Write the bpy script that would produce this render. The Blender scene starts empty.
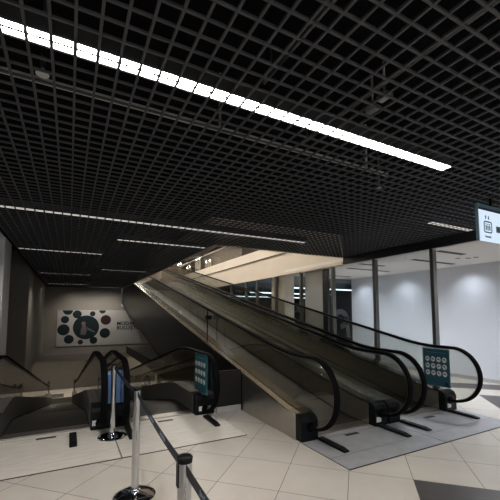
import bpy, bmesh, math, random
from mathutils import Vector
random.seed(7)
S = bpy.context.scene
COL = S.collection
H = 1.576
SL = 0.2126                      # 12 degree incline of the moving walks
GZ = 2.95                        # underside of the open-cell ceiling
CELL = 0.1085

# ------------------------------------------------------------------ materials
def mat(name, col, rough=.5, metal=0., noise=0., nscale=8., bump=0., bscale=60., spec=.5, stretch=None, island=0.):
    m = bpy.data.materials.new(name); m.use_nodes = True
    nt = m.node_tree; b = nt.nodes['Principled BSDF']
    b.inputs['Base Color'].default_value = (*col, 1); b.inputs['Roughness'].default_value = rough
    b.inputs['Metallic'].default_value = metal; b.inputs['Specular IOR Level'].default_value = spec
    tc = nt.nodes.new('ShaderNodeTexCoord'); mp = nt.nodes.new('ShaderNodeMapping')
    nt.links.new(tc.outputs['Object'], mp.inputs[0])
    if stretch: mp.inputs['Scale'].default_value = stretch
    if noise:
        n = nt.nodes.new('ShaderNodeTexNoise'); n.inputs['Scale'].default_value = nscale; n.inputs['Detail'].default_value = 5
        nt.links.new(mp.outputs[0], n.inputs['Vector'])
        r = nt.nodes.new('ShaderNodeMapRange'); r.inputs[1].default_value = .2; r.inputs[2].default_value = .75
        r.inputs[3].default_value = 1-noise; r.inputs[4].default_value = 1+noise
        nt.links.new(n.outputs['Fac'], r.inputs[0])
        h = nt.nodes.new('ShaderNodeHueSaturation'); h.inputs['Color'].default_value = (*col, 1)
        nt.links.new(r.outputs[0], h.inputs['Value'])
        last = h
        if island:
            g = nt.nodes.new('ShaderNodeNewGeometry'); r2 = nt.nodes.new('ShaderNodeMapRange')
            r2.inputs[3].default_value = 1-island; r2.inputs[4].default_value = 1+island
            nt.links.new(g.outputs['Random Per Island'], r2.inputs[0])
            h2 = nt.nodes.new('ShaderNodeHueSaturation'); nt.links.new(h.outputs[0], h2.inputs['Color'])
            nt.links.new(r2.outputs[0], h2.inputs['Value']); last = h2
        nt.links.new(last.outputs[0], b.inputs['Base Color'])
    if bump:
        n2 = nt.nodes.new('ShaderNodeTexNoise'); n2.inputs['Scale'].default_value = bscale
        nt.links.new(mp.outputs[0], n2.inputs['Vector'])
        bp = nt.nodes.new('ShaderNodeBump'); bp.inputs['Strength'].default_value = bump; bp.inputs['Distance'].default_value = .01
        nt.links.new(n2.outputs['Fac'], bp.inputs['Height']); nt.links.new(bp.outputs[0], b.inputs['Normal'])
    return m
def emis(name, col, s):
    m = bpy.data.materials.new(name); m.use_nodes = True; nt = m.node_tree; nt.nodes.clear()
    e = nt.nodes.new('ShaderNodeEmission'); o = nt.nodes.new('ShaderNodeOutputMaterial')
    e.inputs[0].default_value = (*col, 1); e.inputs[1].default_value = s; nt.links.new(e.outputs[0], o.inputs[0]); return m
def glassmat(name, tint, refl=1.0):
    m = bpy.data.materials.new(name); m.use_nodes = True; nt = m.node_tree; nt.nodes.clear()
    o = nt.nodes.new('ShaderNodeOutputMaterial'); t = nt.nodes.new('ShaderNodeBsdfTransparent'); g = nt.nodes.new('ShaderNodeBsdfGlossy')
    t.inputs[0].default_value = (*tint, 1); g.inputs['Roughness'].default_value = .02
    f = nt.nodes.new('ShaderNodeLayerWeight'); f.inputs[0].default_value = .5
    pw = nt.nodes.new('ShaderNodeMath'); pw.operation = 'POWER'; pw.inputs[1].default_value = 4.0; ad = nt.nodes.new('ShaderNodeMath'); ad.operation = 'ADD'; ad.inputs[1].default_value = .045
    k = nt.nodes.new('ShaderNodeMath'); k.operation = 'MULTIPLY'; k.inputs[1].default_value = refl
    x = nt.nodes.new('ShaderNodeMixShader')
    nt.links.new(f.outputs['Facing'], pw.inputs[0]); nt.links.new(pw.outputs[0], ad.inputs[0]); nt.links.new(ad.outputs[0], k.inputs[0]); nt.links.new(k.outputs[0], x.inputs[0])
    nt.links.new(t.outputs[0], x.inputs[1]); nt.links.new(g.outputs[0], x.inputs[2]); nt.links.new(x.outputs[0], o.inputs[0]); return m
def beltmat():
    m = mat('ribbed_pallet', (.065, .062, .052), .40, .7, .15, 3)
    nt = m.node_tree; tc = nt.nodes.new('ShaderNodeTexCoord'); w = nt.nodes.new('ShaderNodeTexWave')
    w.wave_type = 'BANDS'; w.bands_direction = 'X'; w.inputs['Scale'].default_value = 18
    nt.links.new(tc.outputs['Object'], w.inputs[0]); b = nt.nodes.new('ShaderNodeBump'); b.inputs['Strength'].default_value = .5
    b.inputs['Distance'].default_value = .004
    nt.links.new(w.outputs['Fac'], b.inputs['Height']); nt.links.new(b.outputs[0], nt.nodes['Principled BSDF'].inputs['Normal']); return m

M = dict(
 tile=mat('beige_tile', (.63, .585, .52), .30, 0, .06, 3, island=.035), dark_tile=mat('dark_tile', (.075, .068, .064), .35, 0, .15, 4),
 grout=mat('grout', (.16, .13, .11), .8), wall=mat('painted_wall', (.42, .38, .33), .75, 0, .05, 2),
 wall_white=mat('white_wall', (.73, .76, .83), .7, 0, .02, 1.5), ceil_white=mat('white_ceiling', (.78, .75, .72), .8, 0, .02, 1.5),
 beige=mat('beige_wall', (.72, .64, .54), .75, 0, .04, 1.5), grid=mat('grid_blade', (.058, .059, .065), .6, 0, .05, 4),
 black=mat('plenum_black', (.005, .005, .006), .95, spec=.1), fascia=mat('fascia_black', (.03, .03, .034), .3),
 steel=mat('brushed_steel', (.54, .51, .465), .34, 1, .10, 6, stretch=(30, 1, 1)), steel_dk=mat('dark_steel', (.20, .185, .165), .36, 1, .12, 6, stretch=(1, .5, 8)),
 clad=mat('dark_cladding', (.016, .0155, .014), .3, 0, .1, 3, spec=.25), chrome=mat('chrome', (.56, .56, .58), .1, 1), steel_in=mat('inner_steel', (.48, .45, .405), .27, .9, .1, 5), deck_in=mat('inner_deck', (.17, .16, .145), .16, 1, .1, 4), skirt=mat('skirt_satin', (.19, .18, .165), .42, .5, .1, 4), deck=mat('deck_steel', (.74, .71, .66), .17, 1, .08, 5),
 rubber=mat('handrail_rubber', (.004, .004, .0045), .75, spec=.05), box=mat('newel_plastic', (.007, .008, .010), .4, spec=.15), belt=beltmat(), back_dark=mat('hall_dark', (.07, .065, .06), .7),
 plate=mat('steel_plate', (.43, .435, .455), .36, .2, .14, 7, .15, 240), plate_l=mat('streaked_plate', (.74, .70, .635), .42, 0, .16, 4, stretch=(1, 7, 1)),
 slot=mat('slot_black', (.02, .018, .016), .6), glass=glassmat('clear_glass', (.80, .805, .78), 1.0), glass_g=glassmat('shop_glass', (.93, .95, .95), .5),
 seam=mat('glass_joint', (.03, .03, .03), .5), teal=mat('teal_print', (.024, .105, .14), .45), teal_lt=mat('teal_light', (.10, .34, .38), .5), white=mat('white_print', (.80, .82, .82), .55),
 blue=mat('blue_print', (.13, .25, .55), .4), navy=mat('navy', (.018, .03, .07), .4), sign_white=mat('sign_face', (.66, .77, .88), .4), sign_lit=emis('sign_lit', (.60, .72, .86), .85), sign_edge=mat('sign_edge', (.17, .28, .34), .45),
 mullion=mat('mullion_metal', (.15, .145, .14), .42, .3), mural=mat('mural_panel', (.70, .67, .63), .6), disc_dk=mat('dark_disc', (.010, .028, .03), .5), disc_red=mat('brown_disc', (.045, .02, .018), .5),
 skin=mat('pale_figure', (.30, .20, .16), .6), figure=mat('grey_figure', (.18, .17, .17), .6), ink=mat('black_ink', (.02, .02, .022), .6),
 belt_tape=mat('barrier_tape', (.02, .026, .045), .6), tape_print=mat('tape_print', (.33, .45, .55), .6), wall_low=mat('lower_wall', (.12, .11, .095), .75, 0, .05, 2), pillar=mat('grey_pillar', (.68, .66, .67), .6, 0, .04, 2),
 wood=mat('brown_panel', (.09, .068, .052), .5, 0, .2, 5), shop_dk=mat('shop_dark', (.03, .032, .036), .5), grey=mat('shop_grey', (.22, .24, .27), .5), plinth=mat('plinth_grey', (.50, .50, .50), .45, .2, .05, 5),
 light=emis('tube_light', (1, .96, .91), 36), tube_mid=emis('tube_mid', (1, .95, .88), .62), tube_dim=emis('tube_dim', (1, .93, .85), .7), tube_far=emis('tube_far', (1, .95, .88), 7), warm_light=emis('warm_panel', (1, .95, .87), 30), cool_fill=emis('cool_fill_panel', (.88, .94, 1), 4.0),
 low_light=emis('lower_panel', (1, .90, .76), 7.0), pipe=mat('galvanised', (.16, .16, .17), .45, .8), shop_strip=emis('shop_strip', (.75, .88, 1), 1.6))

# ------------------------------------------------------------------ mesh helpers
def B(): return bmesh.new()
def box(bm, x0, x1, y0, y1, z0, z1, mi=0):
    v = [bm.verts.new(p) for p in ((x0,y0,z0),(x1,y0,z0),(x1,y1,z0),(x0,y1,z0),(x0,y0,z1),(x1,y0,z1),(x1,y1,z1),(x0,y1,z1))]
    for f in ((0,3,2,1),(4,5,6,7),(0,1,5,4),(1,2,6,5),(2,3,7,6),(3,0,4,7)):
        bm.faces.new([v[i] for i in f]).material_index = mi
def cyl(bm, p, q, r, n=16, r2=None):
    p = Vector(p); q = Vector(q); d = (q-p).normalized(); a = d.orthogonal().normalized(); b = d.cross(a); r2 = r if r2 is None else r2
    A = [bm.verts.new(p+(a*math.cos(t)+b*math.sin(t))*r) for t in [2*math.pi*i/n for i in range(n)]]
    C = [bm.verts.new(q+(a*math.cos(t)+b*math.sin(t))*r2) for t in [2*math.pi*i/n for i in range(n)]]
    bm.faces.new(A[::-1]); bm.faces.new(C)
    for i in range(n): bm.faces.new((A[i], A[(i+1)%n], C[(i+1)%n], C[i]))
def lathe(bm, prof, c, n=40):
    rings = []
    for r, z in prof: rings.append([bm.verts.new((c[0]+r*math.cos(2*math.pi*i/n), c[1]+r*math.sin(2*math.pi*i/n), c[2]+z)) for i in range(n)])
    for a, b in zip(rings, rings[1:]):
        for i in range(n): bm.faces.new((a[i], a[(i+1)%n], b[(i+1)%n], b[i]))
    bm.faces.new(rings[0][::-1]); bm.faces.new(rings[-1])
def frames(path):
    out = []
    for i, p in enumerate(path):
        a = path[max(i-1, 0)]; b = path[min(i+1, len(path)-1)]
        ty, tz = b[0]-a[0], b[1]-a[1]; l = math.hypot(ty, tz) or 1
        out.append((-tz/l, ty/l))
    return out
def sweep(bm, path, sect, X):
    """section (dx, dn) swept along a path of (y, z) in the plane x = X"""
    rings = [[bm.verts.new((X+dx, y+dn*n[0], z+dn*n[1])) for dx, dn in sect] for (y, z), n in zip(path, frames(path))]
    k = len(sect)
    for a, b in zip(rings, rings[1:]):
        for i in range(k): bm.faces.new((a[i], a[(i+1)%k], b[(i+1)%k], b[i]))
    bm.faces.new(rings[0][::-1]); bm.faces.new(rings[-1])
def rect(x0, x1, n0, n1): return [(x0, n0), (x1, n0), (x1, n1), (x0, n1)]
def polyx(bm, pts, x0, x1):
    """polygon of (y, z) extruded from x0 to x1"""
    a = [bm.verts.new((x0, y, z)) for y, z in pts]; b = [bm.verts.new((x1, y, z)) for y, z in pts]
    bm.faces.new(a[::-1]); bm.faces.new(b); n = len(pts)
    for i in range(n): bm.faces.new((a[i], a[(i+1)%n], b[(i+1)%n], b[i]))
def polyy(bm, pts, y0, y1):
    a = [bm.verts.new((x, y0, z)) for x, z in pts]; b = [bm.verts.new((x, y1, z)) for x, z in pts]
    bm.faces.new(a[::-1]); bm.faces.new(b); n = len(pts)
    for i in range(n): bm.faces.new((a[i], a[(i+1)%n], b[(i+1)%n], b[i]))
def disc(cx, cz, r, n=28, a0=0., a1=2*math.pi):
    return [(cx+r*math.cos(a0+(a1-a0)*i/n), cz+r*math.sin(a0+(a1-a0)*i/n)) for i in range(n if a1-a0 > 6.28 else n+1)]
def obj(name, bm, m, parent=None, smooth=False, bevel=0.):
    bmesh.ops.recalc_face_normals(bm, faces=bm.faces[:])
    me = bpy.data.meshes.new(name); bm.to_mesh(me); bm.free()
    for mm in (m if isinstance(m, (list, tuple)) else [m]): me.materials.append(M[mm])
    o = bpy.data.objects.new(name, me); COL.objects.link(o)
    if parent:
        o.parent = parent; o.location = -Vector(parent.location)
    if smooth:
        for p in me.polygons: p.use_smooth = True
        me.set_sharp_from_angle(angle=math.radians(40))
    if bevel:
        d = o.modifiers.new('bevel', 'BEVEL'); d.width = bevel; d.segments = 3; d.limit_method = 'ANGLE'
    return o
def tag(o, label, cat, group=None, kind=None):
    if label: o['label'] = label
    if cat: o['category'] = cat
    if group: o['group'] = group
    if kind: o['kind'] = kind
    return o
def thing(name, label, cat, loc, group=None):
    o = bpy.data.objects.new(name, None); COL.objects.link(o); o.location = loc; o.empty_display_size = .1
    return tag(o, label, cat, group)
def struct(name, bm, m, parent=None, bevel=0):
    o = obj(name, bm, m, parent, bevel=bevel)
    if not parent: o['kind'] = 'structure'
    return o
def text(name, s, m, size, loc, rot, parent, depth=.002, align='LEFT', sx=1.):
    c = bpy.data.curves.new(name, 'FONT'); c.body = s; c.size = size; c.offset = size*.02; c.extrude = depth; c.align_x = align; c.resolution_u = 2
    t = bpy.data.objects.new(name, c); COL.objects.link(t)
    dg = bpy.context.evaluated_depsgraph_get(); me = bpy.data.meshes.new_from_object(t.evaluated_get(dg))
    bpy.data.objects.remove(t); bpy.data.curves.remove(c)
    me.materials.clear(); me.materials.append(M[m])
    o = bpy.data.objects.new(name, me); COL.objects.link(o); o.parent = parent
    o.location = Vector(loc)-(Vector(parent.location) if parent else Vector()); o.rotation_euler = rot; o.scale = (sx, 1, 1)
    return o

# ------------------------------------------------------------------ floors
TS = .592; U0 = .145; W0 = 5.24; D = TS*math.sqrt(2)
def clip(poly, ax, v, keep_lt):
    out = []
    for i in range(len(poly)):
        a, b = poly[i-1], poly[i]; ia = (a[ax] <= v) == keep_lt; ib = (b[ax] <= v) == keep_lt
        if ia != ib:
            t = (v-a[ax])/(b[ax]-a[ax]); out.append((a[0]+t*(b[0]-a[0]), a[1]+t*(b[1]-a[1])))
        if ib: out.append(b)
    return out
def is_dark(i, j):           # i steps along y-x, j along x+y
    if i in (-2, -3, -4) and j == -1: return True
    if i <= -5 and i >= -8 and 3 <= j <= 6 and (i, j) != (-5, 3): return j == 6 or (j in (5, 4) and i <= -5)
    if j == 8 and -6 <= i <= -4: return True
    return False
bm = B()
rects = [(-5, 8.66, -9, 5.45), (-5, -2.4, 5.45, 13), (2.57, 12.5, 5.45, 18)]
g = .0028
for i in range(-26, 20):
    for j in range(-20, 36):
        u0 = U0+D*i; w0 = W0+D*j
        cs = [(u0, w0), (u0+D, w0), (u0+D, w0+D), (u0, w0+D)]
        cu = u0+D/2; cw = w0+D/2
        pts = []
        for u, w in cs:
            u = cu+(u-cu)*(1-g/TS*2); w = cw+(w-cw)*(1-g/TS*2); pts.append(((w-u)/2, (w+u)/2))
        for r in rects:
            p = clip(clip(clip(clip(pts, 0, r[0], False), 0, r[1], True), 1, r[2], False), 1, r[3], True)
            if len(p) > 2:
                f = bm.faces.new([bm.verts.new((x, y, 0)) for x, y in p])
                f.material_index = 1 if is_dark(i, j) else 0
for r in rects: box(bm, r[0], r[1], r[2], r[3], -.35, -.003, 2)
struct('floor', bm, ['tile', 'dark_tile', 'grout'])
bm = B(); box(bm, -6, 6, 8, 25, -3.3, -3.15); struct('floor_lower', bm, 'tile')
bm = B(); box(bm, 6.03, 14, 6.4, 34, 3.0, 3.46); struct('floor_upper', bm, 'beige')

# ------------------------------------------------------------------ ceilings
STRIPS = [(1.906, -.9, 3.09), (5.27, -.95, 3.99), (6.68, .74, 2.44), (8.5, -1.0, .6), (11.47, .8, 2.2), (13.35, -1.0, .63), (17.7, -.9, .76), (19.2, .8, 2.4), (3.21, 4.75, 5.85),
          (-.9, -.9, 5.7), (-3.4, -.9, 5.7), (-5.9, -.9, 5.7)]
xs = [-.131+CELL*k for k in range(-9, 56)]
ys = [1.852+CELL*k for k in range(-78, 167)]
def snap(v, vs_): return min(vs_, key=lambda q: abs(q-v))
STRIPS = [(snap(y-CELL/2, ys)+CELL/2, snap(a, xs), snap(c, xs)) for y, a, c in STRIPS]
bm = B()
bt = .0068
for x in xs:
    if x < -1.02 or x > 5.88: continue
    box(bm, x-bt, x+bt, -6.6, 6.27 if x > 2.5 else 19.9, GZ, GZ+.0135)
for y in ys:
    if y > 19.9: continue
    box(bm, -1.02, 2.5 if y > 6.28 else 5.88, y-bt, y+bt, GZ+.0005, GZ+.013)
struct('ceiling', bm, 'grid')
bm = B()
box(bm, -3, 2.45, -7, 20.1, 3.5, 3.6); box(bm, 2.45, 6.1, -7, 6.25, 3.5, 3.6)
struct('ceiling_plenum', bm, 'black')
bm = B(); box(bm, 2.5, 2.54, 6.28, 20.1, GZ, 3.6); struct('trim_1', bm, 'beige')
bm = B(); box(bm, 2.5, 5.88, 6.28, 6.33, GZ, 3.6); struct('trim_2', bm, 'beige')
bm = B(); box(bm, 5.9, 5.94, -7, 6.28, 2.79, 3.5); struct('trim_3', bm, 'fascia')
bm = B(); box(bm, -1.07, -1.03, -7, 20, GZ, 3.6); struct('trim_4', bm, 'black')
bm = B(); box(bm, 5.94, 8.66, -4, 8.9, 2.78, 2.95); struct('ceiling_shop', bm, 'ceil_white')
bm = B(); box(bm, 5.98, 12.5, 8.92, 18, 2.85, 3.0); struct('ceiling_shop_far', bm, 'shop_dk')

# strip lights recessed above the cells
def strip(k, label):
    y, x0, x1 = STRIPS[k]; z = GZ+.005
    t = thing('strip_light', label, 'ceiling light', ((x0+x1)/2, y, z), 'strip lights in the ceiling grid')
    b = B(); n = round((x1-x0)/CELL)
    for i in range(n):
        a = x0+CELL*i+bt+.003; c = x0+CELL*(i+1)-bt-.003
        box(b, a, c, y-CELL/2+bt+.001, y-.006, z, z+.006); box(b, a, c, y+.006, y+CELL/2-bt-.001, z, z+.006)
    obj('diffuser', b, 'tube_far' if k in (6, 7) else 'tube_mid' if k in (1, 8) else 'tube_dim' if 2 <= k <= 7 else 'light', t)
    b = B(); box(b, x0, x1, y-.0065, y+.0065, z-.003, z-.0005); obj('divider', b, 'black', t)
    b = B(); box(b, x0, x1, y-.0535, y+.0535, GZ+.0145, GZ+.09); obj('housing', b, 'grid', t)
for k, lab in enumerate(('nearest and brightest long strip light, crossing the top of the ceiling', 'second long strip light, ending at the edge of the ceiling opening',
    'short strip light just beyond the second long one, above the walkway incline', 'short strip light starting beside the top of the left pillar',
    'faint right-hand strip light midway to the mural wall', 'faint left-hand strip light midway to the mural wall', 'farthest left strip light, above the left half of the mural',
    'farthest right strip light, touching the top of the mural wall', 'short strip light between the hanging sign and the glazing', 'long strip light over the spot where the viewer stands',
    'long strip light behind the viewer', 'long strip light farthest behind the viewer')):
    strip(k, lab)
# services above the grid
b = B(); box(b, -.9, 2.9, 2.395, 2.42, 3.02, 3.05)
for q in (-.6, 1.0, 2.6): box(b, q-.008, q+.008, 2.398, 2.414, 3.04, 3.5)
tag(obj('cable_tray', b, 'plinth'), 'thin pale metal cable tray running above the grid beyond the nearest strip light', 'cable tray')
b = B(); cyl(b, (1.17, -.5, 3.22), (1.17, 2.0, 3.22), .012); box(b, 1.164, 1.176, .3, .312, 3.22, 3.5); box(b, 1.164, 1.176, 1.9, 1.912, 3.22, 3.5); tag(obj('conduit', b, 'pipe'), 'thin conduit above the grid at the top centre of the ceiling', 'conduit', 'conduits above the grid')
b = B(); cyl(b, (1.935, -.5, 3.22), (1.935, 2.6, 3.22), .012); box(b, 1.929, 1.941, .3, .312, 3.22, 3.5); box(b, 1.929, 1.941, 2.5, 2.512, 3.22, 3.5); tag(obj('conduit', b, 'pipe'), 'thin conduit above the grid at upper right of the ceiling', 'conduit', 'conduits above the grid')
def sprinkler(x, y, label):
    t = thing('sprinkler', label, 'sprinkler', (x, y, GZ+.02), 'sprinklers in the ceiling grid')
    b = B(); cyl(b, (x, y, GZ+.06), (x, y, 3.5), .012); obj('drop_pipe', b, 'pipe', t)
    b = B(); cyl(b, (x, y, GZ+.02), (x, y, GZ+.03), .035); cyl(b, (x, y, GZ+.03), (x, y, GZ+.06), .01); obj('deflector', b, 'plinth', t, True)
sprinkler(-.19, 2.24, 'small round sprinkler below the nearest strip light at upper left')
sprinkler(3.02, 2.62, 'small round sprinkler right of centre, beyond the nearest strip light')
def bracket(x, y, label):
    b = B(); box(b, x-.03, x+.03, y-.05, y+.05, 3.2, 3.23); box(b, x-.006, x+.006, y-.006, y+.006, 3.23, 3.5)
    tag(obj('hanger_bracket', b, 'plinth'), label, 'bracket', 'pale brackets above the grid')
bracket(2.05, 1.70, 'pale square hanger bracket above the grid, nearer of a pair')
bracket(2.10, 1.86, 'pale square hanger bracket above the grid, farther of a pair')

# ------------------------------------------------------------------ moving walks
def up_line(z0, k0):      # profile heights along y, flat then rising, easing at the kink
    def f(y):
        if y < k0-.35: return z0
        if y < k0+.35: t = y-(k0-.35); return z0+SL*t*t/1.4
        return z0+SL*(y-k0)
    return f
def walk(label, xl0, xl1, xr0, xr1, up, hl, hr, box_y, sides):
    """xl0..xl1 left balustrade footprint, xr0..xr1 right one, hl/hr handrail x"""
    s = 1 if up else -1
    kb = 4.1 if up else 6.25; end = 20.6 if up else 6.25+3.15/SL
    kd = 3.7 if up else 6.5; kh = 4.0 if up else 6.45
    zd0 = .31; zh0 = 1.03 if up else .945; zc = .605 if up else .52; R = .43
    ysamp = lambda a, b: [a+(b-a)*i/110 for i in range(111)]
    def fl(z0, k0):
        f = up_line(0, k0); lim = SL*(end-kb)
        return lambda y: z0+s*min(f(y), lim)
    fb, fd, fh = fl(0, kb), fl(zd0, kd), fl(zh0, kh)
    yend = end+1.4
    t = thing('moving_walkway', label, 'moving walkway', ((xl0+xr1)/2, box_y, 0), 'inclined moving walkways')
    cy = box_y+.27
    b = B(); sweep(b, [(y, fb(y)) for y in ysamp(cy, yend)], rect(xl1+.01, xr0-.01, -.05, .004), 0); obj('pallet_belt', b, 'belt', t)
    b = B(); box(b, xl1+.01, xr0-.01, cy-.16, cy+.02, .004, .02); obj('comb_plate', b, 'steel', t)
    b = B(); box(b, xl1+.01, xr0-.01, box_y, cy-.165, 0, .006); obj('entry_plate', b, 'plate' if up else 'plate_l', t)
    for sd, (x0, x1, hx) in enumerate(((xl0, xl1, hl), (xr0, xr1, hr))):
        xi, xo = (x1, x0) if sd == 0 else (x0, x1)
        q = 1 if sd == 0 else -1
        deckp = [(y, fd(y)) for y in ysamp(box_y+.12, yend)]
        e0, e1 = (x0, hx-.05) if sd == 0 else (hx+.05, x1)
        b = B(); sweep(b, deckp, rect(e0, e1, -.025, 0), 0); obj('deck_cover', b, 'deck', t)
        e0, e1 = (hx-.049, x1) if sd == 0 else (x0, hx+.049)
        b = B(); sweep(b, deckp, rect(e0, e1, -.025, -.004), 0); obj('inner_deck', b, 'deck_in' if up else 'skirt', t)
        b = B(); sweep(b, [(y, fb(y)+.01) for y in ysamp(cy, yend)], rect(min(xi, xi+q*.02), max(xi, xi+q*.02), -.01, .02), 0); obj('skirt_brush', b, 'slot', t)
        # inner skirt between belt and deck
        b = B(); lo = [(y, fb(y)-.03) for y, z in deckp]; polyx(b, [(y, z-.026) for y, z in deckp]+lo[::-1], min(xi, xi-q*.012), max(xi, xi-q*.012)); obj('inner_skirt', b, 'steel_in' if up else 'skirt', t)
        o = xo; split = 5.15
        if up:
            def low(y): return max(fd(y)-1.62, -1.25) if y > split else 0.
            if sides[sd]:
                pa = [p for p in deckp if p[0] < split]; pa.append((split, fd(split)))
                b = B(); polyx(b, [(y, z-.026) for y, z in pa]+[(split, 0.), (pa[0][0], 0.)], min(o, o+q*.012), max(o, o+q*.012)); obj('steel_cladding', b, 'steel', t)
                pb = [(split+.004, fd(split+.004))]+[p for p in deckp if p[0] > split]
                b = B(); polyx(b, [(y, z-.026) for y, z in pb]+[(y, low(y)) for y, z in pb][::-1], min(o, o+q*.012), max(o, o+q*.012)); obj('dark_cladding', b, 'clad', t)
                if sd == 0:
                    b = B(); sweep(b, [(y, low(y)) for y, z in pb if y > 9.8], rect(o-.02, o+.03, -.02, .02), 0); obj('bottom_trim', b, 'steel_dk', t)
        else:
            if sides[sd]:
                b = B(); polyx(b, [(y, z-.026) for y, z in deckp]+[(y, min(fb(y)-.5, -.4) if y > 5.5 else 0) for y, z in deckp][::-1], min(o, o+q*.012), max(o, o+q*.012)); obj('outer_cladding', b, 'clad', t)
        # handrail with the loop round the newel
        yl = box_y-.07
        loop = [(box_y+.10, zc-R), (box_y+.02, zc-R)]+[(yl-R*math.cos(a), zc+R*math.sin(a)) for a in [math.radians(-84+168*i/26) for i in range(27)]]
        ztop = zc+R
        up_path = [(y, fh(y)-zh0+ztop) for y in ysamp(yl+.08, yend)]
        path = loop+up_path
        if not up: ze = path[-1][1]; path = path+[(yend+R*math.sin(a), ze-R+R*math.cos(a)) for a in [math.radians(12*i) for i in range(1, 16)]]
        b = B(); sec = [(-.04, -.014), (-.03, -.022), (.03, -.022), (.04, -.014), (.04, .006), (.028, .016), (-.028, .016), (-.04, .006)]
        sweep(b, path, sec, hx); h = obj('handrail', b, 'rubber', t, True)
        b = B(); sweep(b, path[3:], rect(-.024, .024, -.034, -.023), hx); obj('handrail_guide', b, 'steel_dk', t)
        # newel glass, then the panels
        rim = [(yl-(R-.03)*math.cos(a), zc+(R-.03)*math.sin(a)) for a in [math.radians(-80+168*i/20) for i in range(21)]]
        def panel(ya, yb, lead):
            n = 10; top = [(ya+(yb-ya)*i/n) for i in range(n+1)]
            pts = (lead if lead else [])+[(y, fh(y)-zh0+ztop-.03) for y in (top[1:] if lead else top)]+[(y, fd(y)) for y in top[::-1]]
            b = B(); polyx(b, pts, hx-.005, hx+.005); return obj('glass_panel', b, 'glass', t)
        y = box_y+1.05
        panel(box_y+.1, y, rim)
        while y < yend-.2:
            y2 = min(y+1.62, yend)
            panel(y+.009, y2, None)
            y = y2
        # newel box
        bx0, bx1 = x0+.004, x1-.004
        prof = [(box_y, 0), (box_y, .235), (box_y+.03, .29), (box_y+.09, .318), (box_y+.24, .318), (box_y+.34, .30), (box_y+.34, 0)]
        b = B(); polyx(b, prof, bx0, bx1); nb = obj('newel_box', b, 'box', t, bevel=.012)
        if sides[2+sd]:
            cx = (bx0+bx1)/2+.06*q
            b = B(); box(b, cx-.045, cx+.045, box_y-.004, box_y-.001, .06, .13); st = obj('sticker', b, 'white', nb); st.location = (0, 0, 0)
            st['label'] = 'small white sticker'
        b = B(); cyl(b, (hx, box_y-.012, zc-R), (hx, box_y+.01, zc-R), .06, 20); ic = obj('handrail_inlet', b, 'rubber', nb); ic.location = (0, 0, 0)
    # cross soffit under the belt
    b = B(); sweep(b, [(y, fb(y)-.06) for y in ysamp(8 if not up else 9.9, yend)], rect(xl0+.02, xr1-.02, -(1.2 if up else .5), -(1.15 if up else .45)), 0); obj('underside', b, 'clad', t)
    return t
walk('left ascending moving walkway with broad steel side, nearest on the right', 2.57, 2.84, 3.845, 4.095, True, 2.71, 3.955, 3.52, (1, 0, 0, 1))
walk('right ascending moving walkway beside the glazing, with teal notice on its glass', 4.115, 4.365, 5.44, 5.74, True, 4.235, 5.55, 3.52, (0, 1, 0, 1))
walk('left descending moving walkway at the far left edge, leading down to the lower floor', -1.045, -.715, .309, .56, False, -.87, .43, 5.21, (1, 0, 0, 1))
walk('right descending moving walkway beside the dark return panel, with tall teal icon notice', .57, .825, 1.79, 2.115, False, .70, 1.95, 5.21, (0, 1, 0, 1))

# landing plates
def plate(x0, x1, y0, y1, m, label, slot, seams):
    t = thing('landing_plate', label, 'floor plate', ((x0+x1)/2, (y0+y1)/2, 0), 'floor plates at the walkway landings')
    b = B(); xx = [x0]+seams[0]+[x1]; yy = [y0]+seams[1]+[y1]
    for a, c in zip(xx, xx[1:]):
        for d, e in zip(yy, yy[1:]): box(b, a+.003, c-.003, d+.003, e-.003, 0, .006)
    obj('plate', b, m, t)
    b = B(); box(b, x0-.002, x1+.002, y0-.012, y1, 0, .004); obj('edge_frame', b, 'slot', t)
    b = B(); box(b, slot[0]-.11, slot[0]+.11, slot[1]-.03, slot[1]+.03, .006, .0085); obj('lifting_slot', b, 'slot', t)
plate(2.57, 4.155, 2.71, 3.512, 'plate', 'grey steel landing plate in front of the left ascending walkway', (3.34, 3.46), ([], [3.0]))
plate(4.161, 5.76, 2.71, 3.512, 'plate', 'grey steel landing plate in front of the right ascending walkway', (4.93, 3.46), ([], [3.0]))
plate(-1.1, .565, 4.09, 5.202, 'plate_l', 'pale streaked landing plate in front of the left descending walkway', (-.2, 5.16), ([], []))
plate(.575, 2.114, 4.09, 5.202, 'plate_l', 'pale streaked landing plate in front of the right descending walkway', (1.317, 5.16), ([], []))
# guide blocks bolted to the floor
def guide(x, y0, y1, label):
    b = B(); polyx(b, [(y0, .007), (y0, .025), (y0+.09, .042), (y1, .042), (y1, .007)], x-.042, x+.042)
    tag(obj('trolley_guide', b, 'box', bevel=.008), label, 'floor guide', 'black guide blocks on the floor plates')
guide(2.845, 3.03, 3.5, 'black floor guide block at the foot of the nearest ascending handrail')
guide(3.905, 3.02, 3.5, 'black floor guide block on the left below the paired handrails in the middle')
guide(4.345, 3.04, 3.5, 'black floor guide block on the right below the paired handrails in the middle')
guide(5.48, 3.04, 3.5, 'black floor guide block at the foot of the far right handrail')
guide(.10, 4.66, 5.13, 'black floor guide block left of the foot of the second barrier post')
guide(.765, 4.6, 5.13, 'black floor guide block right of the second barrier post, half hidden behind the pole')
guide(1.90, 4.56, 5.05, 'black floor guide block under the tall teal icon notice')

# return panel and plinth between the two groups
bm = B(); box(bm, 2.125, 2.555, 5.16, 5.2, .1, .66); struct('wall_return', bm, 'clad')
bm = B(); box(bm, 2.125, 2.55, 5.145, 5.2, .007, .1); struct('baseboard_return', bm, 'plinth')

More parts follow.
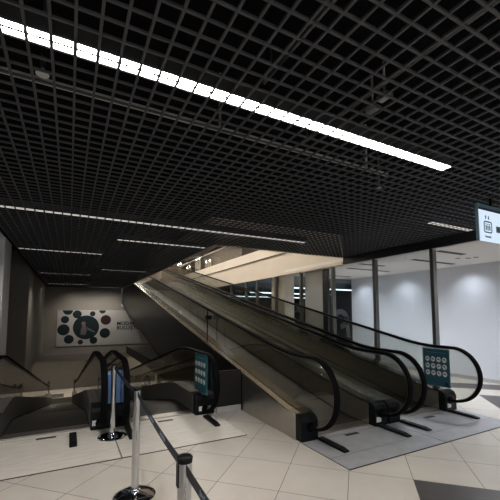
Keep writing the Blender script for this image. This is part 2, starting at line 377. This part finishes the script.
# ------------------------------------------------------------------ notices on the walkways
t = thing('instruction_sign', 'wide teal notice with twelve round white icons on the far right balustrade', 'sign', (5.55, 3.7, .31), 'teal icon notices')
X = 5.50
b = B(); box(b, X, X+.02, 3.47, 3.93, .375, .985); obj('board', b, 'teal', t, bevel=.004)
random.seed(3)
def circ(cy, cz, ry, rz, n=20): return [(cy+ry*math.cos(2*math.pi*i/n), cz+rz*math.sin(2*math.pi*i/n)) for i in range(n)]
for r in range(3):
    for c in range(4):
        y = 3.85-.10*c; z = .815-.115*r
        b = B(); polyx(b, circ(y, z, .038, .043), X-.003, X-.0005); ic = obj('icon', b, 'white', t)
        a = random.uniform(-.6, .9); dy, dz = .026*math.cos(a), .026*math.sin(a)
        b = B(); polyx(b, [(y-dy-.006, z-dz), (y-dy, z-dz-.009), (y+dy+.004, z+dz-.005), (y+dy, z+dz+.008)], X-.0045, X-.003)
        polyx(b, circ(y+.002, z+.012, .011, .011, 8), X-.0047, X-.0031); obj('pictogram', b, 'teal', ic).location = (0, 0, 0)
b = B(); polyx(b, [(3.88-.38*0, .925), (3.88, .932), (3.52, .932), (3.52, .925)], X-.002, X-.0005); obj('heading_line', b, 'teal_lt', t)
b = B(); polyx(b, [(3.53+.033*math.cos(q), .43+.036*math.sin(q)) for q in [2*math.pi*i/18 for i in range(18)]], X-.004, X-.0005); obj('emblem', b, 'navy', t)
b = B(); box(b, X+.025, X+.035, 3.5, 3.96, .40, 1.0); obj('back_sheet', b, 'sign_white', t)

t = thing('instruction_sign', 'tall narrow teal notice with twelve white icons on the right descending balustrade', 'sign', (1.95, 5.3, .31), 'teal icon notices')
X = 1.90
b = B(); box(b, X, X+.02, 5.03, 5.58, .335, .935); obj('board', b, 'teal', t, bevel=.004)
for r in range(3):
    for c in range(4):
        y = 5.50-.123*c; z = .77-.13*r
        b = B(); polyx(b, circ(y, z, .043, .040), X-.003, X-.0005); ic = obj('icon', b, 'white', t)
        b = B(); polyx(b, [(y-.012, z-.028), (y+.012, z-.026), (y+.008, z+.012), (y-.004, z+.02)], X-.0045, X-.003); obj('pictogram', b, 'teal', ic).location = (0, 0, 0)
b = B(); box(b, X-.002, X-.0005, 5.1, 5.5, .865, .88); obj('heading_line', b, 'teal_lt', t)

t = thing('information_board', 'blue printed board standing between the middle handrails of the descending walkways', 'sign', (.565, 5.3, .32))
b = B(); box(b, .47, .69, 5.27, 5.29, .32, .77); obj('board', b, 'blue', t, bevel=.004)
for k, tx in enumerate(('AA', 'AA')):
    text('lettering', tx, 'white', .05, (.482+.105*k, 5.268, .72), (math.pi/2, 0, 0), t, .001)
b = B()
for k in range(9): box(b, .485, .65, 5.267, 5.2695, .40+.032*k, .404+.032*k)
for k in range(1): box(b, .485, .65, 5.267, 5.2695, .33, .345)
obj('text_lines', b, 'teal_lt', t)

t = thing('sensor_post', 'thin black post with a small control box on the steel deck of the nearest incline', 'control post', (2.60, 6.85, .98))
b = B(); cyl(b, (2.60, 6.85, 1.01), (2.60, 6.85, 1.66), .012); obj('pole', b, 'box', t)
b = B(); box(b, 2.56, 2.68, 6.80, 6.88, 1.46, 1.55); obj('control_box', b, 'box', t, bevel=.01)
b = B(); cyl(b, (2.60, 6.85, .995), (2.60, 6.85, 1.01), .02); obj('foot', b, 'box', t)

# ------------------------------------------------------------------ barrier posts
def tape(parent, p, q, sag, txt=None):
    b = B(); n = 24; prev = None; p = Vector(p); q = Vector(q)
    for i in range(n+1):
        f = i/n; c = p.lerp(q, f); c.z -= sag*4*f*(1-f)
        vs = [bm_v for bm_v in (b.verts.new((c.x-.001, c.y, c.z-.024)), b.verts.new((c.x+.001, c.y, c.z-.024)), b.verts.new((c.x+.001, c.y, c.z+.024)), b.verts.new((c.x-.001, c.y, c.z+.024)))]
        if prev:
            for k in range(4): b.faces.new((prev[k], prev[(k+1)%4], vs[(k+1)%4], vs[k]))
        else: b.faces.new(vs[::-1])
        prev = vs
    b.faces.new(prev)
    o = obj('barrier_tape', b, 'belt_tape', parent)
    if txt:
        for s0 in txt:
            b = B()
            for k in range(9):
                f = s0+.011*k; c = p.lerp(q, f); c.z -= sag*4*f*(1-f)
                h = .012 if k % 3 else .018
                polyx(b, [(c.y-.005, c.z-h*.6), (c.y+.005, c.z-h*.6), (c.y+.005, c.z+h*.7), (c.y-.005, c.z+h*.7)], c.x-.0025, c.x-.0015)
            pr = obj('tape_print', b, 'tape_print', o); pr.location = (0, 0, 0)
def stanchion(x, y, label):
    t = thing('barrier_post', label, 'barrier post', (x, y, 0), 'chrome barrier posts')
    b = B(); lathe(b, [(.172, 0), (.175, .008), (.165, .016), (.12, .028), (.05, .04), (.04, .06), (.032, .065)], (x, y, .007)); obj('base', b, 'chrome', t, True)
    b = B(); cyl(b, (x, y, .06), (x, y, .80), .032, 28); obj('pole', b, 'chrome', t, True)
    b = B(); cyl(b, (x, y, .903), (x, y, .915), .0345, 28); box(b, x-.036, x-.026, y-.014, y+.014, .80, .90)
    obj('cassette', b, 'box', t, True)
    b = B(); cyl(b, (x, y, .80), (x, y, .903), .034, 28); obj('cassette_sleeve', b, 'chrome', t, True)
    b = B(); lathe(b, [(.036, 0), (.037, .008), (.03, .016), (.012, .019)], (x, y, .915), 28); obj('cap', b, 'box', t, True)
    return t
s3 = stanchion(.492, 1.57, 'nearest chrome barrier post, its capped top in the foreground')
s1 = stanchion(.56, 3.20, 'middle chrome barrier post standing on the beige tiles')
s2 = stanchion(.545, 4.82, 'farthest chrome barrier post standing on the pale plate before the blue board')
s0 = stanchion(.46, -.1, 'chrome barrier post beside the viewer, below the picture edge')
tape(s2, (.545, 4.79, .885), (.56, 3.235, .87), .015)
tape(s1, (.56, 3.165, .875), (.492, 1.605, .875), .02, (.42, .66))
tape(s3, (.492, 1.535, .875), (.46, -.06, .875), .02, (.12, .40))

# ------------------------------------------------------------------ hanging sign
sy = 2.175
t = thing('hanging_sign', 'pale blue hanging lift sign under the dark ceiling grid at right', 'sign', (4.7, sy, 2.85))
b = B(); box(b, 4.113, 5.5, sy, sy+.018, 2.42, 2.83); obj('light_box', b, 'sign_lit', t, bevel=.004)
b = B(); box(b, 4.10, 5.51, sy-.006, sy+.022, 2.80, 2.85); box(b, 4.095, 4.112, sy-.006, sy+.022, 2.415, 2.8); obj('frame', b, 'sign_edge', t)
b = B(); box(b, 4.112, 5.5, sy-.009, sy-.0065, 2.782, 2.806); obj('top_line', b, 'navy', t)
for k, x in enumerate((4.40, 5.25)):
    b = B(); cyl(b, (x, sy+.009, 2.85), (x, sy+.009, 3.1), .016); obj('hanger_rod', b, 'box', t)
b = B()
def ring(b, cx, cz, w, h, r, th, y0, y1):
    def rr(w, h, r):
        pts = []
        for qx, qz, a0 in ((1, 1, 0), (-1, 1, 90), (-1, -1, 180), (1, -1, 270)):
            for i in range(7):
                a = math.radians(a0+15*i); pts.append((cx+qx*(w-r)+r*math.cos(a), cz+qz*(h-r)+r*math.sin(a)))
        return pts
    o, i = rr(w, h, r), rr(w-th, h-th, max(r-th, .004)); n = len(o)
    vo = [b.verts.new((x, y0, z)) for x, z in o]; vi = [b.verts.new((x, y0, z)) for x, z in i]
    wo = [b.verts.new((x, y1, z)) for x, z in o]; wi = [b.verts.new((x, y1, z)) for x, z in i]
    for k in range(n):
        j = (k+1) % n
        b.faces.new((vo[k], vo[j], vi[j], vi[k])); b.faces.new((wo[k], wo[j], wi[j], wi[k]))
        b.faces.new((vo[k], vo[j], wo[j], wo[k])); b.faces.new((vi[k], vi[j], wi[j], wi[k]))
cx, cz = 4.30, 2.59
ring(b, cx, cz, .085, .07, .03, .014, sy-.004, sy-.001)
for k in (-1, 0, 1):
    x = cx+.038*k; polyy(b, [(x-.009, cz-.04), (x+.009, cz-.04), (x+.011, cz+.018), (x-.011, cz+.018)], sy-.004, sy-.001); polyy(b, disc(x, cz+.034, .009, 10), sy-.004, sy-.001)
for k, d in ((-1, 1), (1, -1)):
    x = cx-.01+.03*k; z = cz+.115
    polyy(b, [(x-.016, z), (x+.016, z), (x, z+.026*d)] if d > 0 else [(x-.016, z), (x, z-.026), (x+.016, z)], sy-.004, sy-.001)
    polyy(b, [(x-.005, z-.024), (x+.005, z-.024), (x+.005, z+.02), (x-.005, z+.02)], sy-.005, sy-.001)
obj('lift_symbol', b, 'sign_edge', t)
b = B(); box(b, 4.475, 5.3, sy-.004, sy-.001, 2.545, 2.62); polyy(b, [(4.72, 2.64), (4.75, 2.68), (4.72, 2.72)], sy-.004, sy-.001); obj('teal_band', b, 'sign_edge', t)
text('lettering', 'Asansör', 'sign_edge', .04, (4.232, sy-.001, 2.465), (math.pi/2, 0, 0), t, .001)

# ------------------------------------------------------------------ glazing of the shop front
wx = 5.97
t = thing('window_1', None, None, (wx, 8, 0)); t['kind'] = 'structure'
mull = [4.0, 5.37, 6.74, 8.11, 9.48, 10.75, 11.6, 12.97, 14.3, 15.7, 17.0]
for y in mull:
    b = B(); box(b, wx-.035, wx+.065, y-.035, y+.035, 0, 2.8); obj('mullion', b, 'mullion', t)
b = B(); box(b, wx-.03, wx+.06, 4.0, 17.0, 2.80, 2.86); obj('head_rail', b, 'fascia', t)
for a, c in zip(mull, mull[1:]):
    b = B(); box(b, wx, wx+.012, a+.036, c-.036, .02, 2.8); obj('pane', b, 'glass_g', t)

# shop behind
bm = B(); box(bm, 8.68, 8.8, -4, 8.85, 0, 2.95); struct('wall_right', bm, 'wall_white')
bm = B(); box(bm, 8.66, 8.68, -4, 8.85, .001, .08); struct('baseboard_right', bm, 'plinth')
bm = B(); box(bm, 6.06, 6.42, 9.1, 9.9, 0, 2.85); struct('wall_pier', bm, 'beige')
bm = B(); box(bm, 12.4, 12.5, 8.9, 18, 0, 3); struct('wall_shop_back', bm, 'shop_dk')
bm = B(); box(bm, 6.1, 12.4, 17.5, 17.6, 0, 3); struct('wall_shop_end', bm, 'shop_dk')
t = thing('display_wall', 'black display panel with large pale grey character at the end of the white wall', 'display panel', (8.74, 9.6, 0))
b = B(); box(b, 8.70, 8.78, 8.87, 10.3, 0, 2.3); obj('panel', b, 'shop_dk', t)
b = B()
pts_o = [(9.45+.40*math.cos(a), 1.40+.36*math.sin(a)) for a in [math.radians(-20+290*i/24) for i in range(25)]]
pts_i = [(9.45+.20*math.cos(a), 1.40+.17*math.sin(a)) for a in [math.radians(-20+290*i/24) for i in range(25)]]
for k in range(24): polyx(b, [pts_o[k], pts_o[k+1], pts_i[k+1], pts_i[k]], 8.692, 8.699)
polyx(b, [(9.05, 1.5), (9.25, 1.5), (9.12, .75), (8.95, .75)], 8.692, 8.699)
obj('character', b, 'grey', t)
b = B(); box(b, 6.08, 6.14, 7.28, 8.06, 0, 2.8); tag(obj('door_leaf', b, 'pillar'), 'pale grey door leaf behind the glazing beside the beige pier', 'door')
b = B(); box(b, 6.08, 6.16, 7.08, 7.27, 0, 2.8); tag(obj('door_jamb', b, 'shop_dk'), 'black jamb post behind the glazing beside the pale door leaf', 'jamb')
# shelving with stock
for k, (x, y) in enumerate(((7.2, 11.0), (8.6, 12.2), (7.1, 13.6), (9.6, 14.2))):
    t = thing('shop_rack', ('dark shop rack seen through the glazing just past the beige pier', 'dark shop rack deeper in the shop behind the first rack', 'dark shop rack at the far left of the glazing', 'dark shop rack against the shop back wall')[k], 'shelf', (x, y, 0), 'dark racks inside the shop')
    b = B()
    for dx in (-.6, .6): box(b, x+dx-.02, x+dx+.02, y-.2, y+.2, 0, 1.7)
    obj('upright', b, 'shop_dk', t)
    for z in (.15, .65, 1.15, 1.65):
        b = B(); box(b, x-.58, x+.58, y-.2, y+.2, z, z+.03); obj('shelf', b, 'grey', t)
        b = B(); q = -.5
        while q < .45:
            w = random.uniform(.08, .18); box(b, x+q, x+q+w, y-.15, y+.1, z+.03, z+.03+random.uniform(.12, .36)); q += w+.02
        o = obj('stock', b, random.choice(['grey', 'shop_dk', 'sign_white']), t); o['kind'] = 'stuff'
for k, (y, z) in enumerate(((10.6, 2.55), (12.4, 2.45), (14.6, 2.4))):
    t = thing('batten_light', ('nearest bluish batten light hanging in the dark shop', 'middle bluish batten light hanging in the dark shop', 'farthest bluish batten light hanging in the dark shop')[k], 'light', (9.2, y, z), 'batten lights in the shop')
    b = B(); box(b, 6.6, 11.8, y, y+.12, z, z+.04); obj('tube', b, 'shop_strip', t)
    for x in (7.2, 9.2, 11.2):
        b = B(); cyl(b, (x, y+.06, z+.04), (x, y+.06, 2.85), .01, 8); obj('hanger_rod', b, 'grey', t)
# slots and downlights in the white shop ceiling
def slot(x0, x1, y, label):
    b = B(); box(b, x0, x1, y-.055, y+.055, 2.772, 2.779); tag(obj('ceiling_slot', b, 'slot'), label, 'air slot', 'black air slots in the white ceiling')
slot(6.68, 8.16, 4.93, 'longest black slot in the white ceiling, crossing behind the right mullion')
slot(6.17, 7.02, 4.02, 'short black slot in the white ceiling right of the right mullion')
slot(6.42, 7.98, 6.67, 'long black slot in the white ceiling behind the middle mullion')
slot(6.12, 6.95, 5.95, 'short black slot in the white ceiling near the middle mullion')
slot(6.4, 8.0, 8.2, 'farthest black slot in the white ceiling, beside the dark shop')
def dl(x, y, label):
    t = thing('downlight', label, 'downlight', (x, y, 2.775), 'round fittings in the white ceiling')
    b = B(); lathe(b, [(.05, 0), (.055, -.006), (.045, -.01), (.03, -.006)], (x, y, 2.779), 20); obj('rim', b, 'grey', t)
dl(7.38, 4.36, 'small round fitting in the white ceiling, leftmost of three')
dl(7.57, 4.25, 'small round fitting in the white ceiling, middle of three')
dl(7.58, 4.10, 'small round fitting in the white ceiling, rightmost of three')

# ------------------------------------------------------------------ upper storey
bm = B(); box(bm, 5.95, 6.02, 6.34, 30, 2.86, 3.86); struct('wall_upper', bm, 'beige')
bm = B(); box(bm, 5.93, 5.95, 6.34, 30, 3.48, 3.515); struct('trim_5', bm, 'wood')
bm = B(); box(bm, 5.92, 5.95, 6.34, 30, 2.795, 2.87); struct('trim_6', bm, 'beige')
bm = B(); box(bm, 1.5, 10.5, 6.2, 34, 7.0, 7.1); struct('ceiling_upper', bm, 'ceil_white')
bm = B(); box(bm, 1.4, 10.5, 33.9, 34, 3.4, 7); struct('wall_back_upper', bm, 'beige')
bm = B(); box(bm, 1.4, 1.5, 6.2, 34, 3.6, 7); struct('wall_left_upper', bm, 'beige')
bm = B(); box(bm, 1.4, 10.5, 6.1, 6.2, 3.6, 7); struct('wall_front_upper', bm, 'beige')
bm = B(); box(bm, 10.4, 10.5, 6.2, 34, 3.46, 7); struct('wall_right_upper', bm, 'wood')
bm = B(); box(bm, 2.4, 5.95, 22.1, 34, 3.0, 3.36); struct('floor_upper_landing', bm, 'beige')
bm = B()
for k in range(4): pass
bm.free()
for k, y in enumerate((9, 13, 17, 21, 25)):
    t = thing('ceiling_panel', 'warm square light panel on the upper storey ceiling, %s from the opening' % ('first', 'second', 'third', 'fourth', 'fifth')[k], 'ceiling light', (4.2, y, 6.98), 'light panels of the upper storey')
    b = B(); box(b, 3.5, 4.9, y-.5, y+.5, 6.97, 6.985); obj('diffuser', b, 'warm_light', t)
    b = B(); box(b, 3.45, 4.95, y-.55, y+.55, 6.986, 7.0); obj('frame', b, 'plinth', t)
for k, (y, h, m) in enumerate(((19.5, 1.5, 'wood'), (21.4, 1.9, 'shop_dk'), (23.4, 1.6, 'wood'), (25.6, 2.1, 'shop_dk'), (28.0, 1.7, 'wood'))):  # cabinets invented, mainly to lend light and reflections upstairs
    t = thing('invented_cabinet', 'invented brown cabinet with glowing spots on the upper floor, %s along the upper edge' % ('nearest', 'second', 'third', 'fourth', 'farthest')[k], 'cabinet', (8, y, 3.46), 'invented cabinets on the upper floor')
    b = B(); box(b, 7.4, 7.9, y-.6, y+.6, 3.46, 3.46+h); box(b, 7.36, 7.95, y-.66, y+.66, 3.46+h, 3.5+h); obj('carcass', b, m, t)
    for j in range(3):
        b = B(); box(b, 7.385, 7.398, y-.5+.36*j, y-.3+.36*j, 3.46+h*.5, 3.46+h*.85); obj('niche', b, 'beige', t)
    for j in range(2):
        b = B(); cyl(b, (7.38, y-.3+.6*j, 3.3+h), (7.399, y-.3+.6*j, 3.3+h), .05, 12); obj('spot', b, 'warm_light', t)
bm = B(); box(bm, 5.96, 5.975, 12, 22, 3.87, 4.5)
t = thing('glass_guard', 'clear glass guard along the edge of the upper floor', 'guard rail', (5.97, 17, 3.86)); obj('pane', bm, 'glass', t)
b = B(); cyl(b, (5.967, 12, 4.52), (5.967, 22, 4.52), .022); obj('top_rail', b, 'steel', t)

# ------------------------------------------------------------------ far and left walls, lower storey
bm = B(); box(bm, -1.6, 2.52, 20, 20.3, -.45, 3.5); box(bm, 2.52, 5.9, 20, 20.3, -.45, 1.98); struct('wall_back', bm, 'wall')
bm = B(); box(bm, -3, 5.9, 19.9, 20.35, -.78, -.46); struct('trim_7', bm, 'wall')
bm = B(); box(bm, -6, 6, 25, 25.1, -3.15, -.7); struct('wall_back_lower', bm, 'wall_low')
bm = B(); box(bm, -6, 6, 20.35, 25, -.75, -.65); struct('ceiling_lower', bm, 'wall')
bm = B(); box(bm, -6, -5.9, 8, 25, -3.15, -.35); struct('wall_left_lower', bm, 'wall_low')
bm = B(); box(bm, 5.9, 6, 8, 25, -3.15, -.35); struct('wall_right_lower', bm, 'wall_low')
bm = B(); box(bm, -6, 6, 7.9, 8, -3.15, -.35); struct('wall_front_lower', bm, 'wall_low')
bm = B(); box(bm, -6, -2.4, 13, 25, -.75, -.4); struct('ceiling_lower_left', bm, 'wall')
bm = B(); box(bm, -1.7, -1.06, 7.38, 8.15, -.35, 3.5); struct('wall_left_pillar', bm, 'pillar', bevel=.01)
bm = B(); box(bm, -1.7, -1.12, 12.4, 20, -.3, 3.5); struct('wall_left', bm, 'wall')
bm = B(); box(bm, -2.4, -2.3, 7, 12.5, -.4, 3.5); struct('wall_left_recess', bm, 'clad')
bm = B(); box(bm, -2.4, -1.72, 8.2, 12.4, -.35, -.25); box(bm, -1.75, -1.7, 8.2, 12.4, -.25, .15); struct('trim_8', bm, 'wall')
bm = B(); polyx(bm, [(12.6, -.32), (19.8, -.32), (19.8, -3.14), (18.6, -3.14), (13.2, -1.9), (12.6, -1.2)], -1.95, -1.45); struct('wall_left_slope', bm, 'wall')
for k, y in enumerate((9.0, 9.9, 10.9, 11.9)):
    b = B(); cyl(b, (-1.73, y, .15), (-1.73, y, .75), .022); box(b, -1.76, -1.70, y-.03, y+.03, .72, .78)
    tag(obj('rail_post', b, 'plinth'), 'thin pale rail post on the parapet behind the left pillar, %s of four' % ('nearest', 'second', 'third', 'farthest')[k], 'rail post', 'rail posts behind the left pillar')
for k, y in enumerate((8.6, 9.6, 10.6, 11.6)):
    b = B(); box(b, -2.29, -2.25, y-.05, y+.05, 0, 3.4)
    tag(obj('window_bar', b, 'pillar'), 'vertical bar on the dark recess behind the left pillar, %s of four' % ('nearest', 'second', 'third', 'farthest')[k], 'bar', 'bars in the left recess')
# guard of the void at left
t = thing('glass_guard', 'low glass guard with black rail on the left beyond the descending walkway', 'guard rail', (-1.95, 16, -1))
b = B(); polyx(b, [(12.4, -.5), (20.2, -2.05), (20.2, -2.8), (12.4, -1.3)], -1.99, -1.98); obj('pane', b, 'glass', t)
b = B(); cyl(b, (-1.985, 12.4, -.47), (-1.985, 20.2, -2.02), .03); cyl(b, (-1.985, 20.2, -2.02), (-1.985, 20.2, -2.9), .03); obj('rail', b, 'rubber', t)
# lower storey furniture seen over the crest
bm = B(); box(bm, 5.0, 5.35, 22, 22.4, -3.15, -.75); struct('wall_column_lower', bm, 'ceil_white')
for k, (x, y, lab) in enumerate(((-.6, 23.1, 'dark tile on the lower floor seen just left of the descending pair'), (.9, 23.4, 'dark tile on the lower floor seen above the left crest'), (2.6, 22.8, 'dark tile on the lower floor nearest the walkway exit'))):
    b = B(); polyx(b, [(y-.5, -3.149), (y+.5, -3.149), (y+.5, -3.146), (y-.5, -3.146)], x-.5, x+.5); o = obj('floor_inlay', b, 'dark_tile'); o['kind'] = 'structure'
for k, (x, y) in enumerate(((3.75, 20.8), (4.25, 20.8))):
    t = thing('lower_newel', ('left black rounded newel of the walkways on the lower storey', 'right black rounded newel of the walkways on the lower storey')[k], 'handrail', (x, y, -3.15), 'rounded newels on the lower storey')
    pth = [(y+1.5, -3.0+.4), (y+.45, -2.1)]+[(y-.43*math.cos(a), -2.53+.43*math.sin(a)) for a in [math.radians(90-180*i/16) for i in range(17)]][::1]
    b = B(); sweep(b, pth, rect(-.04, .04, -.03, .03), x); obj('handrail', b, 'rubber', t)
    b = B(); box(b, x-.14, x+.14, y, y+1.4, -3.15, -2.75); obj('newel_box', b, 'box', t)
    b = B(); polyx(b, [(y-.35, -2.53), (y, -2.2), (y+1.4, -2.45), (y+1.4, -2.76), (y, -2.76)], x-.006, x+.006); obj('glass_panel', b, 'glass', t)
for k, (x, y) in enumerate(((-3.6, 16), (-1, 22.6), (2.2, 22.6), (4.6, 23.2))):
    t = thing('lower_light', ('warm light panel under the floor left of the descending walkways', 'warm light panel of the lower storey behind the left walkway', 'warm light panel of the lower storey behind the right walkway', 'warm light panel of the lower storey beside the white column')[k], 'ceiling light', (x, y, -.76), 'light panels of the lower storey')
    b = B(); box(b, x-.6, x+.6, y-.6, y+.6, -.80, -.79); obj('diffuser', b, 'low_light', t)
    b = B(); box(b, x-.63, x+.63, y-.63, y+.63, -.789, -.76); obj('frame', b, 'plinth', t)

# mural on the far wall
t = thing('wall_mural', 'pale poster with dark round pictures and a slogan on the far wall', 'poster', (1.7, 20, .8))
yf = 19.985
b = B(); box(b, -.53, 5.5, yf-.015, 19.999, -.07, 1.78) if False else box(b, -.53, 4.1, yf-.015, 19.999, -.07, 1.78); obj('panel', b, 'mural', t)
yf -= .017
def pxm(x, y): return (-.53+(x-57.3)*.0497, 1.78-(y-310)*.0500)
discs = [(84.4, 328, 12, 'disc_dk'), (75.5, 314.4, 4, 'disc_dk'), (90.2, 313.8, 2.6, 'disc_dk'), (64.4, 319.8, 3.6, 'disc_dk'), (103.4, 320.4, 5, 'disc_red'), (63.4, 330.2, 5.4, 'disc_dk'),
         (102.8, 334.4, 5, 'disc_dk'), (68.6, 340, 4.3, 'disc_dk'), (79.4, 343.2, 2.4, 'disc_red'), (91.8, 341.8, 3.6, 'disc_dk')]
for x, y, r, m in discs:
    cx, cz = pxm(x, y); b = B(); polyy(b, disc(cx, cz, r*.052), yf, yf+.015); obj('round_picture', b, m, t)
for x, y, r in ((66.8, 310.2, 4.5), (99.8, 310.2, 3.2)):
    cx, cz = pxm(x, y); b = B(); polyy(b, disc(cx, min(cz, 1.775), r*.052, 20, math.pi, 2*math.pi), yf, yf+.015); obj('round_picture', b, 'disc_dk', t)
cx, cz = pxm(84.4, 328)
b = B()
polyy(b, [(cx-.28, cz-.38), (cx-.02, cz-.40), (cx+.06, cz-.08), (cx-.02, cz+.12), (cx-.18, cz+.10), (cx-.24, cz-.1)], yf-.004, yf-.001)
polyy(b, [(cx-.02, cz+.05), (cx+.42, cz-.22), (cx+.40, cz-.28), (cx-.02, cz-.08)], yf-.004, yf-.001); obj('pictured_clothes', b, 'figure', t)
b = B(); polyy(b, disc(cx-.13, cz+.2, .1, 18), yf-.005, yf-.001); polyy(b, [(cx-.16, cz+.02), (cx-.04, cz+.02), (cx-.06, cz+.14), (cx-.15, cz+.14)], yf-.005, yf-.0042); obj('pictured_face', b, 'skin', t)
for s_, y in (('MODAPARK', 326.2), ('BULUŞTURUR', 330.9)):
    x0, z0 = pxm(114.6, y); text('slogan', s_, 'ink', .275, (x0, yf, z0), (math.pi/2, 0, 0), t, .003, sx=1.0)

for k, (x, y) in enumerate(((-3.2, -3), (1.6, -6.2), (5.0, -3.4))):
    bm = B(); box(bm, x-.45, x+.45, y-.45, y+.45, 0, GZ); struct('reflect_column', bm, 'back_dark')  # columns invented out of view to give dark reflections
bm = B(); box(bm, -5, 10, -9.2, -9, 0, 3.5); struct('reflect_wall_behind', bm, 'back_dark')  # unseen dark wall, added so the chrome has something dark to mirror
for k, x in enumerate((-3.6, -.6, 2.6, 6.2)):  # invented windows behind the viewer, glowing to add fill from the front
    t = thing('window_%d' % (k+2), None, None, (x, -8.9, 0)); t['kind'] = 'structure'
    b = B(); box(b, x-.5, x+.5, -8.96, -8.95, .25, 2.5); obj('fill_pane', b, 'cool_fill', t)
    b = B(); box(b, x-.6, x-.5, -9, -8.9, 0, 2.6); box(b, x+.5, x+.6, -9, -8.9, 0, 2.6); obj('window_frame', b, 'mullion', t)
bm = B(); box(bm, -5.2, -5, -7, 12, 0, 3.5); struct('reflect_wall_left', bm, 'back_dark')  # unseen dark side wall, added for contrast in the chrome
# ------------------------------------------------------------------ lights
def area(name, loc, size, power, col, rot=(0, 0, 0), sy=None):
    l = bpy.data.lights.new(name, 'AREA'); l.energy = power; l.color = col; l.size = size
    if sy: l.shape = 'RECTANGLE'; l.size_y = sy
    o = bpy.data.objects.new(name, l); COL.objects.link(o); o.location = loc; o.rotation_euler = rot; return o
def spot(name, loc, tgt, power, col, ang, blend=.6, r=.04):
    l = bpy.data.lights.new(name, 'SPOT'); l.energy = power; l.color = col; l.spot_size = math.radians(ang); l.spot_blend = blend; l.shadow_soft_size = r
    o = bpy.data.objects.new(name, l); COL.objects.link(o); o.location = loc
    o.rotation_euler = (Vector(tgt)-Vector(loc)).to_track_quat('-Z', 'Y').to_euler(); return o
for k, y in enumerate((8.2, 6.65, 4.8, 2.9, 1.0)):
    spot('shop_downlight', (8.2, y, 2.765), (8.6, y, 0), 26, (.86, .92, 1), 125, 1)
for k, y in enumerate((7.6, 5.6, 3.4, 1.2)): spot('shop_downlight', (6.8, y, 2.765), (6.8, y, 0), 125, (.90, .94, 1), 150, 1)
for x, y, e in ((.2, 3.6, 45), (1.5, 3.6, 45), (-.6, 3.0, 45), (.6, 7.5, 12), (-.75, 6.45, 26), (-.35, 12.8, 40)): spot('grid_fill_spot', (x, y, GZ-.002), (x, y+.5, 0), e, (1, .95, .89), 120, .9)  # spots added to brighten the left side; the pillar one stands for a downlight
for k, x in enumerate((.3, 1.2, 2.0)): spot('wall_washer', (x, 18.75, 2.93), (x, 20, .6), 32, (1, .94, .86), 110, 1)
w = bpy.data.worlds.new('world'); S.world = w; w.use_nodes = True
w.node_tree.nodes['Background'].inputs[0].default_value = (.92, .95, 1, 1); w.node_tree.nodes['Background'].inputs[1].default_value = .2

# ------------------------------------------------------------------ camera
c = bpy.data.cameras.new('camera'); co = bpy.data.objects.new('camera', c); COL.objects.link(co)
co.location = (0, 0, H); co.rotation_euler = (math.radians(90+4.541), 0, math.radians(-27.842))
c.sensor_width = 36; c.lens = 341.34/500*36; c.shift_x = 0; c.shift_y = 36.91/500; c.clip_start = .05; c.clip_end = 200
S.camera = co
vs = S.view_settings; vs.view_transform = 'Standard'; vs.look = 'None'; vs.gamma = 1; vs.use_curve_mapping = False; vs.exposure = .45
S.cycles.max_bounces = 8; S.cycles.transparent_max_bounces = 24; S.cycles.use_denoising = True
S.cycles.caustics_reflective = False
